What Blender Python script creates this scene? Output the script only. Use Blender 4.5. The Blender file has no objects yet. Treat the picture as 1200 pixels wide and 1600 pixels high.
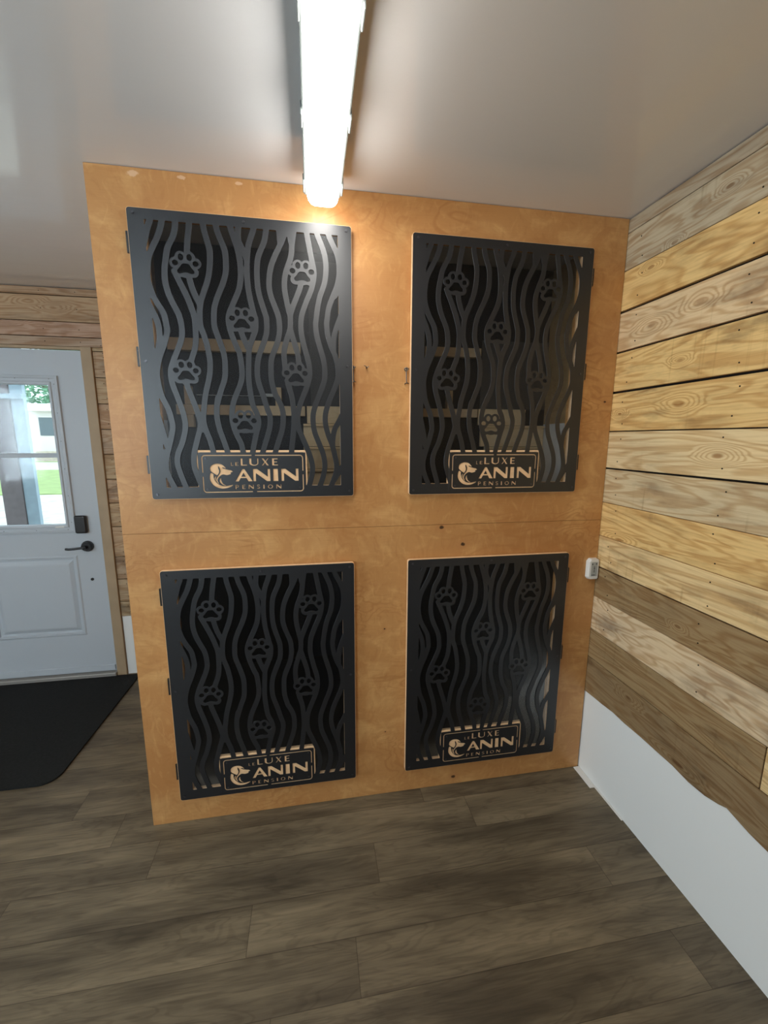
import bpy, bmesh, math, random
import numpy as np
from mathutils import Vector, Matrix, Euler
random.seed(7)
SC = bpy.context.scene
COL = SC.collection

# ------------------------------------------------------------------ camera
H = 2.34      # ceiling height
W = 1.86      # width of the kennel front, right wall stands at x = W
D = 1.196     # rear wall (with the entry door)
cam_d = bpy.data.cameras.new('camera'); cam = bpy.data.objects.new('camera', cam_d); COL.objects.link(cam)
cam_d.sensor_fit = 'VERTICAL'; cam_d.sensor_height = 24.0; cam_d.lens = 649.4 / 1600 * 24.0
cam_d.clip_start = 0.02; cam_d.clip_end = 200
R_ = Vector((0.98558, -0.16916, 0.00401)); U_ = Vector((0.02529, 0.17071, 0.98500)); F_ = Vector((0.16730, 0.97069, -0.17253))
M = Matrix((R_, U_, -F_)).transposed().to_4x4(); M.translation = Vector((0.6585, -1.5485, 1.5195))
cam.matrix_world = M
SC.camera = cam
# ------------------------------------------------------------------ world, exposure
SC.view_settings.view_transform = 'Standard'; SC.view_settings.look = 'None'
SC.view_settings.exposure = 0.30; SC.view_settings.gamma = 1.0; SC.view_settings.use_curve_mapping = False
wd = bpy.data.worlds.new('daylight'); SC.world = wd; wd.use_nodes = True
bg = wd.node_tree.nodes['Background']; bg.inputs[0].default_value = (0.80, 0.93, 1.0, 1); bg.inputs[1].default_value = 2.4
SC.cycles.max_bounces = 10; SC.cycles.diffuse_bounces = 6; SC.cycles.transparent_max_bounces = 16
SC.cycles.sample_clamp_indirect = 6.0
LAMP = 17.0          # ceiling batten emission
def area(name, loc, rot, sx, sy, power, color):
    l = bpy.data.lights.new(name, 'AREA'); l.shape = 'RECTANGLE'; l.size = sx; l.size_y = sy; l.energy = power; l.color = color
    o = bpy.data.objects.new(name, l); COL.objects.link(o); o.location = loc; o.rotation_euler = rot; return o
# daylight lamps added outside two invented windows (left wall and behind the viewer)
area('added_daylight', (-2.74, -1.15, 1.55), (0, math.radians(-90), 0), 1.1, 1.5, 60, (0.86, 0.93, 1.0))
area('added_daylight', (-1.70, -4.12, 1.60), (math.radians(90), 0, 0), 1.5, 1.2, 55, (0.85, 0.93, 1.0))

# ------------------------------------------------------------------ helpers
def newmat(name):
    m = bpy.data.materials.new(name); m.use_nodes = True
    nt = m.node_tree; b = nt.nodes['Principled BSDF']
    return m, nt, b
def simple(name, col, rough=0.5, metal=0.0, spec=0.5, bump=0.0, bscale=200.0, var=0.0, vscale=6.0, ior=None):
    m, nt, b = newmat(name)
    b.inputs['Base Color'].default_value = (*col, 1); b.inputs['Roughness'].default_value = rough
    b.inputs['Metallic'].default_value = metal; b.inputs['Specular IOR Level'].default_value = spec
    if ior: b.inputs['IOR'].default_value = ior
    g = G(nt)
    p = g.pos()
    if var:
        n = g.noise(p, vscale, 3)
        c = g.mixc((*[x*(1-var) for x in col],), (*[min(1, x*(1+var)) for x in col],), n)
        nt.links.new(c, b.inputs['Base Color'])
    if bump:
        n = g.noise(p, bscale, 2); g.bump(b, n, bump, 0.002)
    return m
class G:
    """small wrapper to write node graphs as expressions"""
    def __init__(s, nt): s.nt = nt; s.p = None
    def n(s, t): return s.nt.nodes.new(t)
    def set(s, sock, v):
        if v is None: return
        if isinstance(v, bpy.types.NodeSocket): s.nt.links.new(v, sock)
        elif isinstance(v, (tuple, list)):
            if sock.type == 'RGBA' and len(v) == 3: v = (*v, 1)
            sock.default_value = v
        else: sock.default_value = v
    def pos(s):
        if s.p is None: s.p = s.n('ShaderNodeTexCoord').outputs['Object']
        return s.p
    def m(s, op, a, b=None, c=None, clamp=False):
        k = s.n('ShaderNodeMath'); k.operation = op; k.use_clamp = clamp
        s.set(k.inputs[0], a); s.set(k.inputs[1], b); s.set(k.inputs[2], c); return k.outputs[0]
    def xyz(s, v):
        k = s.n('ShaderNodeSeparateXYZ'); s.set(k.inputs[0], v); return k.outputs
    def comb(s, x, y, z):
        k = s.n('ShaderNodeCombineXYZ'); s.set(k.inputs[0], x); s.set(k.inputs[1], y); s.set(k.inputs[2], z); return k.outputs[0]
    def noise(s, v, scale, detail=3, rough=0.5, dist=0.0):
        k = s.n('ShaderNodeTexNoise'); s.set(k.inputs['Vector'], v); k.inputs['Scale'].default_value = scale
        k.inputs['Detail'].default_value = detail; k.inputs['Roughness'].default_value = rough; k.inputs['Distortion'].default_value = dist
        return k.outputs['Fac']
    def white(s, v):
        k = s.n('ShaderNodeTexWhiteNoise'); k.noise_dimensions = '3D'; s.set(k.inputs['Vector'], v); return k.outputs['Value']
    def voro(s, v, scale, feature='F1'):
        k = s.n('ShaderNodeTexVoronoi'); k.feature = feature; s.set(k.inputs['Vector'], v); k.inputs['Scale'].default_value = scale
        return k
    def mr(s, v, a, b, c=0.0, d=1.0, smooth=False):
        k = s.n('ShaderNodeMapRange'); s.set(k.inputs['Value'], v)
        if smooth: k.interpolation_type = 'SMOOTHSTEP'
        for i, q in zip(('From Min', 'From Max', 'To Min', 'To Max'), (a, b, c, d)): s.set(k.inputs[i], q)
        return k.outputs[0]
    def mixc(s, a, b, f, mode='MIX'):
        k = s.n('ShaderNodeMix'); k.data_type = 'RGBA'; k.blend_type = mode
        s.set(k.inputs['Factor'], f); s.set(k.inputs['A'] if False else k.inputs[6], a); s.set(k.inputs[7], b); return k.outputs[2]
    def attr(s, name):
        k = s.n('ShaderNodeAttribute'); k.attribute_name = name; return k.outputs
    def bump(s, b, h, strength=0.3, dist=0.002):
        k = s.n('ShaderNodeBump'); k.inputs['Strength'].default_value = strength; k.inputs['Distance'].default_value = dist
        s.set(k.inputs['Height'], h); s.nt.links.new(k.outputs[0], b.inputs['Normal'])

def plank_material():
    m, nt, b = newmat('reclaimed_plank'); g = G(nt)
    x, y, z = g.xyz(g.pos()); al = g.m('ADD', x, y)            # along the board (x on rear wall, y on right wall)
    pid = g.attr('pid')[2]
    off = g.m('MULTIPLY', pid, 37.0)
    v = g.comb(g.m('MULTIPLY', al, 1.1), g.m('MULTIPLY', z, 7.0), off)
    # knots: sparse distance wells pushed into the ring field
    kv = g.comb(g.m('MULTIPLY', al, 1.0), g.m('MULTIPLY', z, 3.4), off)
    vo = g.voro(kv, 2.1); kd = vo.outputs['Distance']
    keep = g.m('GREATER_THAN', g.xyz(vo.outputs['Color'])[0], 0.45)
    well = g.m('MULTIPLY', g.mr(kd, 0.0, 0.30, 1, 0, True), keep)
    for ky, kz, kr in ((-.316,1.637,.10), (-.047,1.621,.05), (-.477,1.475,.09), (-.162,1.923,.10), (-.35,1.945,.09), (-.13,2.125,.06), (-.222,2.165,.05), (-.40,2.24,.06), (-.30,1.78,.06), (-.134,1.128,.03), (-.62,2.06,.07), (-.42,.90,.05), (-.25,.52,.08)):
        da = g.m('MULTIPLY', g.m('SUBTRACT', al, ky+W), 0.42); dz_ = g.m('SUBTRACT', z, kz)
        kd2 = g.m('DIVIDE', g.m('SQRT', g.m('ADD', g.m('MULTIPLY', da, da), g.m('MULTIPLY', dz_, dz_))), kr*.52)
        w2 = g.mr(kd2, 0.0, 1.0, 1, 0, True); well = g.m('MAXIMUM', well, w2)
        kcore = g.mr(kd2, 0.10, 0.26, 1, 0, True) if ky == -.316 else g.m('MAXIMUM', kcore, g.mr(kd2, 0.08, 0.24, 1, 0, True))
    f = g.noise(v, 1.15, 3, 0.55, 0.6)
    fld = g.m('ADD', g.m('MULTIPLY', f, 7.5), g.m('MULTIPLY', well, 3.2))
    rings = g.m('SINE', g.m('MULTIPLY', fld, 9.0)); rings = g.mr(rings, -1, 1, 0, 1)
    fine = g.noise(g.comb(g.m('MULTIPLY', al, 5), g.m('MULTIPLY', z, 130), off), 1.0, 4, 0.65)
    stain = g.noise(g.comb(g.m('MULTIPLY', al, 3.0), g.m('MULTIPLY', z, 9.0), off), 1.6, 4, 0.6)
    patch = g.noise(g.comb(al, g.m('MULTIPLY', z, 1.6), off), 2.3, 2, 0.5)
    tint = g.attr('tint')[0]
    c = g.mixc(tint, (0.66, 0.50, 0.36), g.mr(rings, 0.35, 1, 0, 0.62), 'MULTIPLY')
    c = g.mixc(c, (0.62, 0.52, 0.44), g.mr(fine, 0.45, 0.8, 0, 0.75), 'MULTIPLY')
    c = g.mixc(c, (0.46, 0.44, 0.45), g.m('MULTIPLY', g.mr(stain, 0.48, 0.70, 0, 1.0), g.mr(patch, 0.40, 0.62, 0, 1)), 'MULTIPLY')
    c = g.mixc(c, (1.12, 1.08, 1.0), g.mr(patch, 0.2, 0.45, 0.8, 0), 'MULTIPLY')
    c = g.mixc(c, (0.42, 0.27, 0.16), g.m('MAXIMUM', g.m('MULTIPLY', kcore, 0.6), g.m('MULTIPLY', g.mr(kd, 0.035, 0.075, 0.75, 0, True), keep)), 'MULTIPLY')
    saw = g.noise(g.comb(g.m('MULTIPLY', al, 60), g.m('MULTIPLY', z, 2), off), 1.0, 1)
    c = g.mixc(c, (0.72, 0.68, 0.62), g.m('MULTIPLY', g.mr(saw, 0.62, 0.75, 0, 0.6), g.mr(patch, 0.5, 0.62, 0, 1)), 'MULTIPLY')
    nt.links.new(c, b.inputs['Base Color'])
    b.inputs['Roughness'].default_value = 0.62; b.inputs['Specular IOR Level'].default_value = 0.25
    g.bump(b, g.m('ADD', fine, g.m('MULTIPLY', rings, 0.4)), 0.35, 0.0015)
    return m

def ply_material(name, base, dark, light, knots=()):
    m, nt, b = newmat(name); g = G(nt)
    x, y, z = g.xyz(g.pos()); xx = g.m('ADD', x, y)
    v = g.comb(g.m('MULTIPLY', xx, 1.0), 0.0, g.m('MULTIPLY', z, 2.6))
    f = g.noise(v, 1.5, 3, 0.5, 1.4)
    rings = g.mr(g.m('SINE', g.m('MULTIPLY', f, 90.0)), -1, 1, 0, 1)
    zone = g.noise(g.comb(xx, 0.0, z), 3.2, 2, 0.5)
    flame = g.noise(g.comb(xx, 3.0, g.m('MULTIPLY', z, 1.6)), 5.5, 4, 0.62, 1.0)
    fib = g.noise(g.comb(g.m('MULTIPLY', xx, 9), 0.0, g.m('MULTIPLY', z, 160)), 1.0, 3, 0.6)
    blot = g.noise(g.comb(xx, 7.0, z), 1.7, 3, 0.5)
    c = g.mixc(base, light, g.mr(flame, 0.48, 0.68, 0, 0.75))
    c = g.mixc(c, dark, g.mr(blot, 0.42, 0.66, 0, 0.65))
    curl = g.noise(g.comb(g.m('MULTIPLY', xx, 2.2), 11.0, g.m('MULTIPLY', z, 1.0)), 9.0, 3, 0.55, 2.2)
    c = g.mixc(c, light, g.mr(curl, 0.55, 0.72, 0, 0.35)); c = g.mixc(c, dark, g.mr(curl, 0.42, 0.30, 0, 0.35))
    c = g.mixc(c, dark, g.m('MULTIPLY', g.mr(rings, 0.66, 1.0, 0, 0.55), g.mr(zone, 0.48, 0.62, 0, 1)))
    c = g.mixc(c, dark, g.mr(fib, 0.5, 0.85, 0, 0.30))
    for kx, kz, r in knots:
        dx = g.m('MULTIPLY', g.m('SUBTRACT', xx, kx), 0.75); dz = g.m('SUBTRACT', z, kz)
        wob = g.m('MULTIPLY', g.m('SUBTRACT', g.noise(g.comb(xx, 0.0, z), 60, 2), 0.5), r*0.9)
        dd = g.m('ADD', g.m('SQRT', g.m('ADD', g.m('MULTIPLY', dx, dx), g.m('MULTIPLY', dz, dz))), wob)
        c = g.mixc(c, (0.46, 0.20, 0.07), g.mr(dd, r, r*3.2, 0.55, 0, True))
        c = g.mixc(c, (0.035, 0.015, 0.007), g.mr(dd, r*0.55, r, 0.92, 0, True))
    for kx, kz, r in (((.137, 2.321, .012), (.277, 2.324, .009), (.449, 2.323, .008)) if knots else ()):
        dx = g.m('MULTIPLY', g.m('SUBTRACT', xx, kx), 0.6); dz = g.m('MULTIPLY', g.m('SUBTRACT', z, kz), 1.3)
        wob = g.m('MULTIPLY', g.m('SUBTRACT', g.noise(g.comb(xx, 0.0, z), 90, 3), 0.5), r*1.6)
        c = g.mixc(c, (0.80, 0.55, 0.36), g.mr(g.m('ADD', g.m('SQRT', g.m('ADD', g.m('MULTIPLY', dx, dx), g.m('MULTIPLY', dz, dz))), wob), r*.6, r, 0.6, 0, True))
    nt.links.new(c, b.inputs['Base Color'])
    b.inputs['Roughness'].default_value = 0.42; b.inputs['Specular IOR Level'].default_value = 0.45
    g.bump(b, g.m('ADD', fib, g.m('MULTIPLY', flame, 0.6)), 0.12, 0.001)
    return m

def floor_material():
    m, nt, b = newmat('vinyl_plank_floor'); g = G(nt)
    x, y, z = g.xyz(g.pos())
    ry = g.m('DIVIDE', g.m('ADD', y, 10.29), 0.146); row = g.m('FLOOR', ry)
    offx = g.m('MULTIPLY', g.white(g.comb(row, 3.0, 1.0)), 1.22)
    rx = g.m('DIVIDE', g.m('ADD', x, g.m('ADD', offx, 20.0)), 1.22); colm = g.m('FLOOR', rx)
    rnd = g.white(g.comb(row, colm, 5.0)); rnd2 = g.m('MULTIPLY', rnd, 31.0)
    fy = g.m('FRACT', ry); fx = g.m('FRACT', rx)
    ey = g.m('MULTIPLY', g.m('MINIMUM', fy, g.m('SUBTRACT', 1.0, fy)), 0.146)
    ex = g.m('MULTIPLY', g.m('MINIMUM', fx, g.m('SUBTRACT', 1.0, fx)), 1.22)
    e = g.m('MINIMUM', ey, ex)
    f = g.noise(g.comb(g.m('MULTIPLY', x, 1.5), g.m('MULTIPLY', y, 10), rnd2), 1.2, 3, 0.55, 0.8)
    rings = g.mr(g.m('SINE', g.m('MULTIPLY', f, 70)), -1, 1, 0, 1)
    fine = g.noise(g.comb(g.m('MULTIPLY', x, 7), g.m('MULTIPLY', y, 150), rnd2), 1.0, 4, 0.7)
    big = g.noise(g.comb(g.m('MULTIPLY', x, 1.3), g.m('MULTIPLY', y, 7.0), rnd2), 1.3, 3, 0.6)
    c = g.mixc((0.088, 0.067, 0.041), (0.240, 0.188, 0.116), g.mr(big, 0.34, 0.66, 0, 1))
    c = g.mixc(c, (0.80, 0.80, 0.82), g.m('MULTIPLY', rnd, 0.7), 'MULTIPLY')
    c = g.mixc(c, (0.66, 0.64, 0.62), g.mr(rings, 0.55, 1, 0, 0.5), 'MULTIPLY')
    c = g.mixc(c, (0.55, 0.54, 0.54), g.mr(fine, 0.46, 0.78, 0, 0.8), 'MULTIPLY')
    c = g.mixc(c, (1.35, 1.33, 1.28), g.mr(fine, 0.42, 0.25, 0, 0.6), 'MULTIPLY')
    c = g.mixc(c, (0.35, 0.33, 0.31), g.mr(e, 0.0005, 0.0014, 0.8, 0), 'MULTIPLY')
    nt.links.new(c, b.inputs['Base Color'])
    b.inputs['Roughness'].default_value = 0.48; b.inputs['Specular IOR Level'].default_value = 0.4
    g.bump(b, g.m('ADD', fine, g.mr(e, 0, 0.0015, 0, 1)), 0.2, 0.001)
    return m

def ceiling_material():
    m, nt, b = newmat('gloss_ceiling_panel'); g = G(nt)
    x, y, z = g.xyz(g.pos())
    rip = g.noise(g.comb(g.m('MULTIPLY', x, 5.0), g.m('MULTIPLY', y, 30), 0.0), 1.0, 3, 0.6)
    wave = g.noise(g.comb(g.m('MULTIPLY', x, 1.2), g.m('MULTIPLY', y, 3.0), 0.0), 1.5, 2)
    b.inputs['Base Color'].default_value = (0.80, 0.80, 0.80, 1)
    b.inputs['Roughness'].default_value = 0.09; b.inputs['Specular IOR Level'].default_value = 0.6
    g.bump(b, g.m('ADD', g.m('MULTIPLY', rip, 0.25), wave), 0.25, 0.006)
    return m

def pane_material(name, tint, k=1.0, rough=0.06):
    m, nt, b = newmat(name); nt.nodes.remove(b); g = G(nt)
    out = nt.nodes['Material Output']
    t = g.n('ShaderNodeBsdfTransparent'); t.inputs[0].default_value = (*tint, 1)
    gl = g.n('ShaderNodeBsdfGlossy'); gl.inputs['Roughness'].default_value = rough; gl.inputs[0].default_value = (1, 1, 1, 1)
    fr = g.n('ShaderNodeFresnel'); fr.inputs[0].default_value = 1.49
    mx = g.n('ShaderNodeMixShader'); nt.links.new(g.m('MULTIPLY', fr.outputs[0], k, clamp=True), mx.inputs[0])
    nt.links.new(t.outputs[0], mx.inputs[1]); nt.links.new(gl.outputs[0], mx.inputs[2]); nt.links.new(mx.outputs[0], out.inputs[0])
    return m
def emit(name, col, s):
    m, nt, b = newmat(name)
    b.inputs['Base Color'].default_value = (0.85, 0.85, 0.85, 1)
    b.inputs['Emission Color'].default_value = (*col, 1); b.inputs['Emission Strength'].default_value = s
    return m

MT = dict(
    plank=plank_material(),
    ply=ply_material('varnished_birch_plywood', (0.53, 0.262, 0.090), (0.40, 0.168, 0.050), (0.70, 0.40, 0.155),
                     knots=((1.157, 1.177, 0.0085), (1.248, 1.105, 0.0090), (1.244, 0.037, 0.009), (1.825, 1.671, 0.005), (0.93, 0.765, 0.0035), (0.935, 0.30, 0.003))),
    edge=simple('raw_plywood_edge', (0.84, 0.54, 0.30), 0.6, var=0.2, vscale=40),
    pine=simple('pale_pine', (0.66, 0.50, 0.31), 0.6, var=0.18, vscale=14),
    casing=simple('door_casing_wood', (0.43, 0.315, 0.195), 0.6, var=0.15, vscale=12),
    board=ply_material('tan_board', (0.50, 0.34, 0.17), (0.40, 0.25, 0.12), (0.58, 0.42, 0.24)),
    pale=ply_material('pale_board', (0.80, 0.60, 0.35), (0.62, 0.43, 0.22), (0.86, 0.68, 0.43)),
    floor=floor_material(), ceil=ceiling_material(),
    metal=simple('black_powder_coat', (0.0035, 0.005, 0.0085), 0.40, spec=0.5, bump=0.05, bscale=900, ior=1.72),
    hw=simple('black_hardware', (0.012, 0.012, 0.013), 0.35, spec=0.6),
    screw=simple('dark_screw_steel', (0.10, 0.10, 0.11), 0.28, metal=0.8),
    steel=simple('bronze_steel', (0.16, 0.14, 0.12), 0.3, metal=0.9),
    white=simple('white_wall_panel', (0.86, 0.87, 0.85), 0.32, spec=0.4),
    trimw=simple('white_trim', (0.80, 0.78, 0.74), 0.5),
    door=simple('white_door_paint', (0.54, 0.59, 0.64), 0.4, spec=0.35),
    gap=simple('dark_gap_backing', (0.018, 0.015, 0.012), 0.9, spec=0.1),
    dark=simple('dark_liner', (0.020, 0.022, 0.028), 0.45, spec=0.4, var=0.3, vscale=5),
    greyl=simple('grey_liner', (0.085, 0.082, 0.080), 0.5, spec=0.3),
    mat=simple('black_rubber_mat', (0.017, 0.018, 0.018), 0.9, spec=0.2, bump=0.6, bscale=260, var=0.35, vscale=90),
    alu=simple('aluminium_threshold', (0.42, 0.40, 0.37), 0.5, metal=0.4),
    wallp=simple('plain_wall', (0.52, 0.44, 0.34), 0.7, var=0.1),
    pane=pane_material('clear_acrylic', (0.95, 0.96, 0.97), 0.24, 0.34),
    glass=pane_material('door_glass', (0.93, 0.96, 0.97), 0.8),
    lens=emit('lamp_diffuser', (1.0, 0.965, 0.91), LAMP),
    house=simple('white_lamp_housing', (0.16, 0.18, 0.175), 0.35),
    abs=simple('white_plastic', (0.78, 0.77, 0.73), 0.35),
    label=simple('grey_label', (0.40, 0.41, 0.38), 0.5),
    grass=simple('grass', (0.26, 0.36, 0.13), 0.9, var=0.35, vscale=3),
    gravel=simple('gravel', (0.50, 0.48, 0.43), 0.9, var=0.45, vscale=5),
    leaf=simple('leaf', (0.16, 0.36, 0.22), 0.8, var=0.5, vscale=3),
    bark=simple('bark', (0.16, 0.12, 0.09), 0.9, var=0.3, vscale=12),
    post=simple('weathered_post', (0.17, 0.15, 0.155), 0.8, var=0.35, vscale=16),
    postb=simple('blue_grey_board', (0.30, 0.40, 0.46), 0.8, var=0.2, vscale=14),
    shed=simple('white_shed_siding', (0.72, 0.70, 0.66), 0.8, var=0.06),
    shedw=simple('shed_window_dark', (0.10, 0.14, 0.16), 0.3),
    logs=simple('stacked_lumber', (0.50, 0.44, 0.36), 0.9, var=0.4, vscale=5),
)

def mk(name, me, mats, parent=None, loc=None):
    o = bpy.data.objects.new(name, me); COL.objects.link(o)
    for m in (mats if isinstance(mats, (list, tuple)) else [mats]): me.materials.append(MT[m])
    if parent: o.parent = parent
    if loc: o.location = loc
    return o
def tag(o, label=None, cat=None, group=None, kind=None):
    if label: o['label'] = label
    if cat: o['category'] = cat
    if group: o['group'] = group
    if kind: o['kind'] = kind
    return o
def empty(name, loc, parent=None):
    o = bpy.data.objects.new(name, None); o.empty_display_size = 0.05; COL.objects.link(o); o.location = loc
    if parent: o.parent = parent
    return o
def abox(bm, x0, x1, y0, y1, z0, z1, mi=0):
    vs = [bm.verts.new(p) for p in ((x0,y0,z0),(x1,y0,z0),(x1,y1,z0),(x0,y1,z0),(x0,y0,z1),(x1,y0,z1),(x1,y1,z1),(x0,y1,z1))]
    fs = [bm.faces.new([vs[i] for i in q]) for q in ((0,3,2,1),(4,5,6,7),(0,1,5,4),(1,2,6,5),(2,3,7,6),(3,0,4,7))]
    for f in fs: f.material_index = mi
    return vs, fs
def fin(bm, name, bevel=0, seg=2, smooth=False):
    if bevel: bmesh.ops.bevel(bm, geom=bm.edges[:], offset=bevel, segments=seg, affect='EDGES', profile=0.5)
    bmesh.ops.recalc_face_normals(bm, faces=bm.faces[:])
    me = bpy.data.meshes.new(name); bm.to_mesh(me); bm.free()
    if smooth: me.polygons.foreach_set('use_smooth', [True]*len(me.polygons))
    return me
def box(name, x0, x1, y0, y1, z0, z1, mat, parent=None, bevel=0, seg=2):
    bm = bmesh.new(); abox(bm, x0, x1, y0, y1, z0, z1); return mk(name, fin(bm, name, bevel, seg), mat, parent)
def cyl(bm, c, axis, r, h, n=20, r2=None, mi=0):
    res = bmesh.ops.create_cone(bm, cap_ends=True, segments=n, radius1=r, radius2=r if r2 is None else r2, depth=h)
    q = Vector((0,0,1)).rotation_difference(Vector(axis)); mat = Matrix.Translation(c) @ q.to_matrix().to_4x4()
    bmesh.ops.transform(bm, matrix=mat, verts=res['verts'])
    for v in res['verts']:
        for f in v.link_faces: f.material_index = mi
def tube(bm, pts, r, n=8):
    pts = [Vector(p) for p in pts]; rings = []
    up = Vector((0.31, 0.9, 0.27)).normalized()
    for i, p in enumerate(pts):
        t = (pts[min(i+1, len(pts)-1)] - pts[max(i-1, 0)]).normalized()
        a = t.cross(up).normalized(); b = t.cross(a)
        rings.append([bm.verts.new(p + r*(math.cos(2*math.pi*k/n)*a + math.sin(2*math.pi*k/n)*b)) for k in range(n)])
    for r0, r1 in zip(rings, rings[1:]):
        for k in range(n): bm.faces.new((r0[k], r0[(k+1)%n], r1[(k+1)%n], r1[k]))
    bm.faces.new(rings[0]); bm.faces.new(rings[-1])
def ring(bm, x0, x1, z0, z1, prof, cap=True, mi=0):
    """successive rectangles (inset, y) joined: mouldings facing -y"""
    prev = None
    for ins, y in prof:
        r = [bm.verts.new(p) for p in ((x0+ins, y, z0+ins), (x1-ins, y, z0+ins), (x1-ins, y, z1-ins), (x0+ins, y, z1-ins))]
        if prev:
            for k in range(4): bm.faces.new((prev[k], prev[(k+1)%4], r[(k+1)%4], r[k])).material_index = mi
        prev = r
    if cap: bm.faces.new(prev).material_index = mi

# ------------------------------------------------------------------ traced sheet-metal drawing (millimetres in the door's own plane)
STRIPS = [
    [(65,874),(55,851),(47,822),(41,804)],
    [(100,881),(97,867),(85,833),(65,796),(52,767),(46,733),(45,699),(54,662),(68,632),(84,604),(89,569),(90,549),(76,506),(58,464),(48,421),(49,390),(57,344),(75,301),(82,262),(83,240),(70,191),(56,146),(51,110),(58,77),(74,38),(82,23)],
    [(38,638),(48,616),(60,587),(66,557),(65,524),(59,496),(54,479),(45,456),(34,434)],
    [(36,296),(45,258),(55,208),(60,181)],
    [(56,163),(48,130),(41,106)],
    [(139,885),(137,863),(129,834),(110,800),(102,765),(96,731),(96,694),(105,657),(120,623),(130,600),(135,568),(134,536),(119,497),(102,460),(90,422),(93,386),(103,352),(117,302),(124,257),(119,224),(107,186),(94,159),(88,126),(94,94),(110,40),(117,23)],
    [(180,889),(178,866),(171,827),(167,790),(162,764)],
    [(125,733),(135,711),(155,666),(167,632),(177,594),(177,563),(176,527),(170,496),(159,468),(151,444)],
    [(168,731),(170,708),(179,674),(193,643)],
    [(137,406),(138,384),(148,350),(163,303),(173,258),(178,236)],
    [(222,890),(221,870),(228,837),(236,804),(235,770),(230,732),(219,697),(203,658),(195,628),(193,598),(193,572),(203,540),(210,510),(216,465),(214,428),(205,390),(194,352),(186,304),(183,281),(183,258),(190,229),(201,197),(208,158),(213,138)],
    [(176,280),(171,245),(155,193),(144,153),(142,110),(152,74),(165,33)],
    [(260,893),(260,871),(269,841),(282,808),(284,774),(282,739),(270,703),(253,667),(240,631),(237,601),(236,574),(245,542),(255,510),(263,476),(263,436),(259,404),(244,366),(229,318),(235,349),(228,314),(227,275),(234,233),(246,194),(254,162),(258,142)],
    [(301,888),(305,866),(316,834),(324,803),(328,769),(328,731),(320,689),(300,647),(284,610),(282,584),(288,554),(296,530),(307,500),(311,494),(316,451),(316,416),(307,384),(285,335),(276,293),(278,254),(290,215),(302,189),(306,159),(309,139)],
    [(331,891),(326,863),(326,837),(338,812),(349,785)],
    [(377,895),(374,872),(358,831),(352,799),(348,756),(348,721),(351,683),(358,644),(366,609),(369,601),(367,567),(353,533),(343,505),(340,464),(337,417),(339,376),(346,322),(358,295),(364,262),(356,233),(346,196),(338,159),(335,139)],
    [(318,568),(323,550),(331,529),(340,508)],
    [(416,899),(414,876),(406,838),(386,796),(380,758),(379,723),(382,685),(392,647),(403,611),(404,597),(403,560),(390,523),(372,478),(366,434),(369,396),(383,352),(394,310),(403,280),(400,247),(389,210),(372,160),(366,139)],
    [(475,890),(471,867),(460,840),(442,806),(425,767),(418,732),(417,696),(425,664),(440,625),(445,599),(445,562),(434,522),(415,477),(412,436),(413,398),(425,353),(427,352),(444,314),(447,274),(442,238),(428,198),(415,160),(409,140)],
    [(454,894),(455,871),(457,840)],
    [(502,892),(501,872),(495,840),(491,802),(477,766),(468,735),(466,705),(471,667),(479,628),(482,617),(481,580),(473,555),(463,526),(457,495),(458,463),(460,438)],
    [(483,891),(487,874),(492,845)],
    [(482,571),(492,534),(501,503),(506,472),(505,446)],
    [(543,896),(544,873),(552,830),(558,795),(565,760),(562,733),(554,702),(537,665),(522,627),(518,607),(516,573),(521,542),(530,504),(540,467),(542,432),(537,403),(523,366),(518,355),(501,312),(496,272),(500,239),(516,199),(534,152),(543,114),(542,83),(530,40),(523,23)],
    [(521,727),(518,709),(508,684),(492,647),(482,619)],
    [(465,406),(473,381),(467,392),(479,354),(483,312),(484,265),(478,212),(471,161),(469,141)],
    [(574,896),(578,873),(595,834),(604,796),(604,757),(597,720),(582,683),(572,637),(566,593),(566,603),(568,563),(579,520),(591,476),(595,434),(590,401),(572,358),(571,354),(554,310),(549,277),(553,234),(568,193),(583,152),(588,114),(583,79),(570,41),(562,23)],
    [(612,896),(616,873),(630,845),(644,814),(649,772),(644,730),(629,692),(611,648),(605,608),(603,602),(606,565),(618,522),(633,490),(640,452),(640,420),(626,380),(628,385),(604,332),(593,292),(593,258),(602,221),(615,187),(624,149),(630,114),(627,83),(611,41),(604,23)],
    [(653,627),(641,598),(630,566),(626,541),(626,509)],
    [(651,290),(639,266),(625,242),(618,208),(617,180)],
    [(656,115),(642,94),(620,58)],
    [(657,713),(641,702),(631,686)],
]
PAWS = [(160, 748), (525, 748), (324, 590), (138, 419), (495, 421), (317, 258)]
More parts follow.
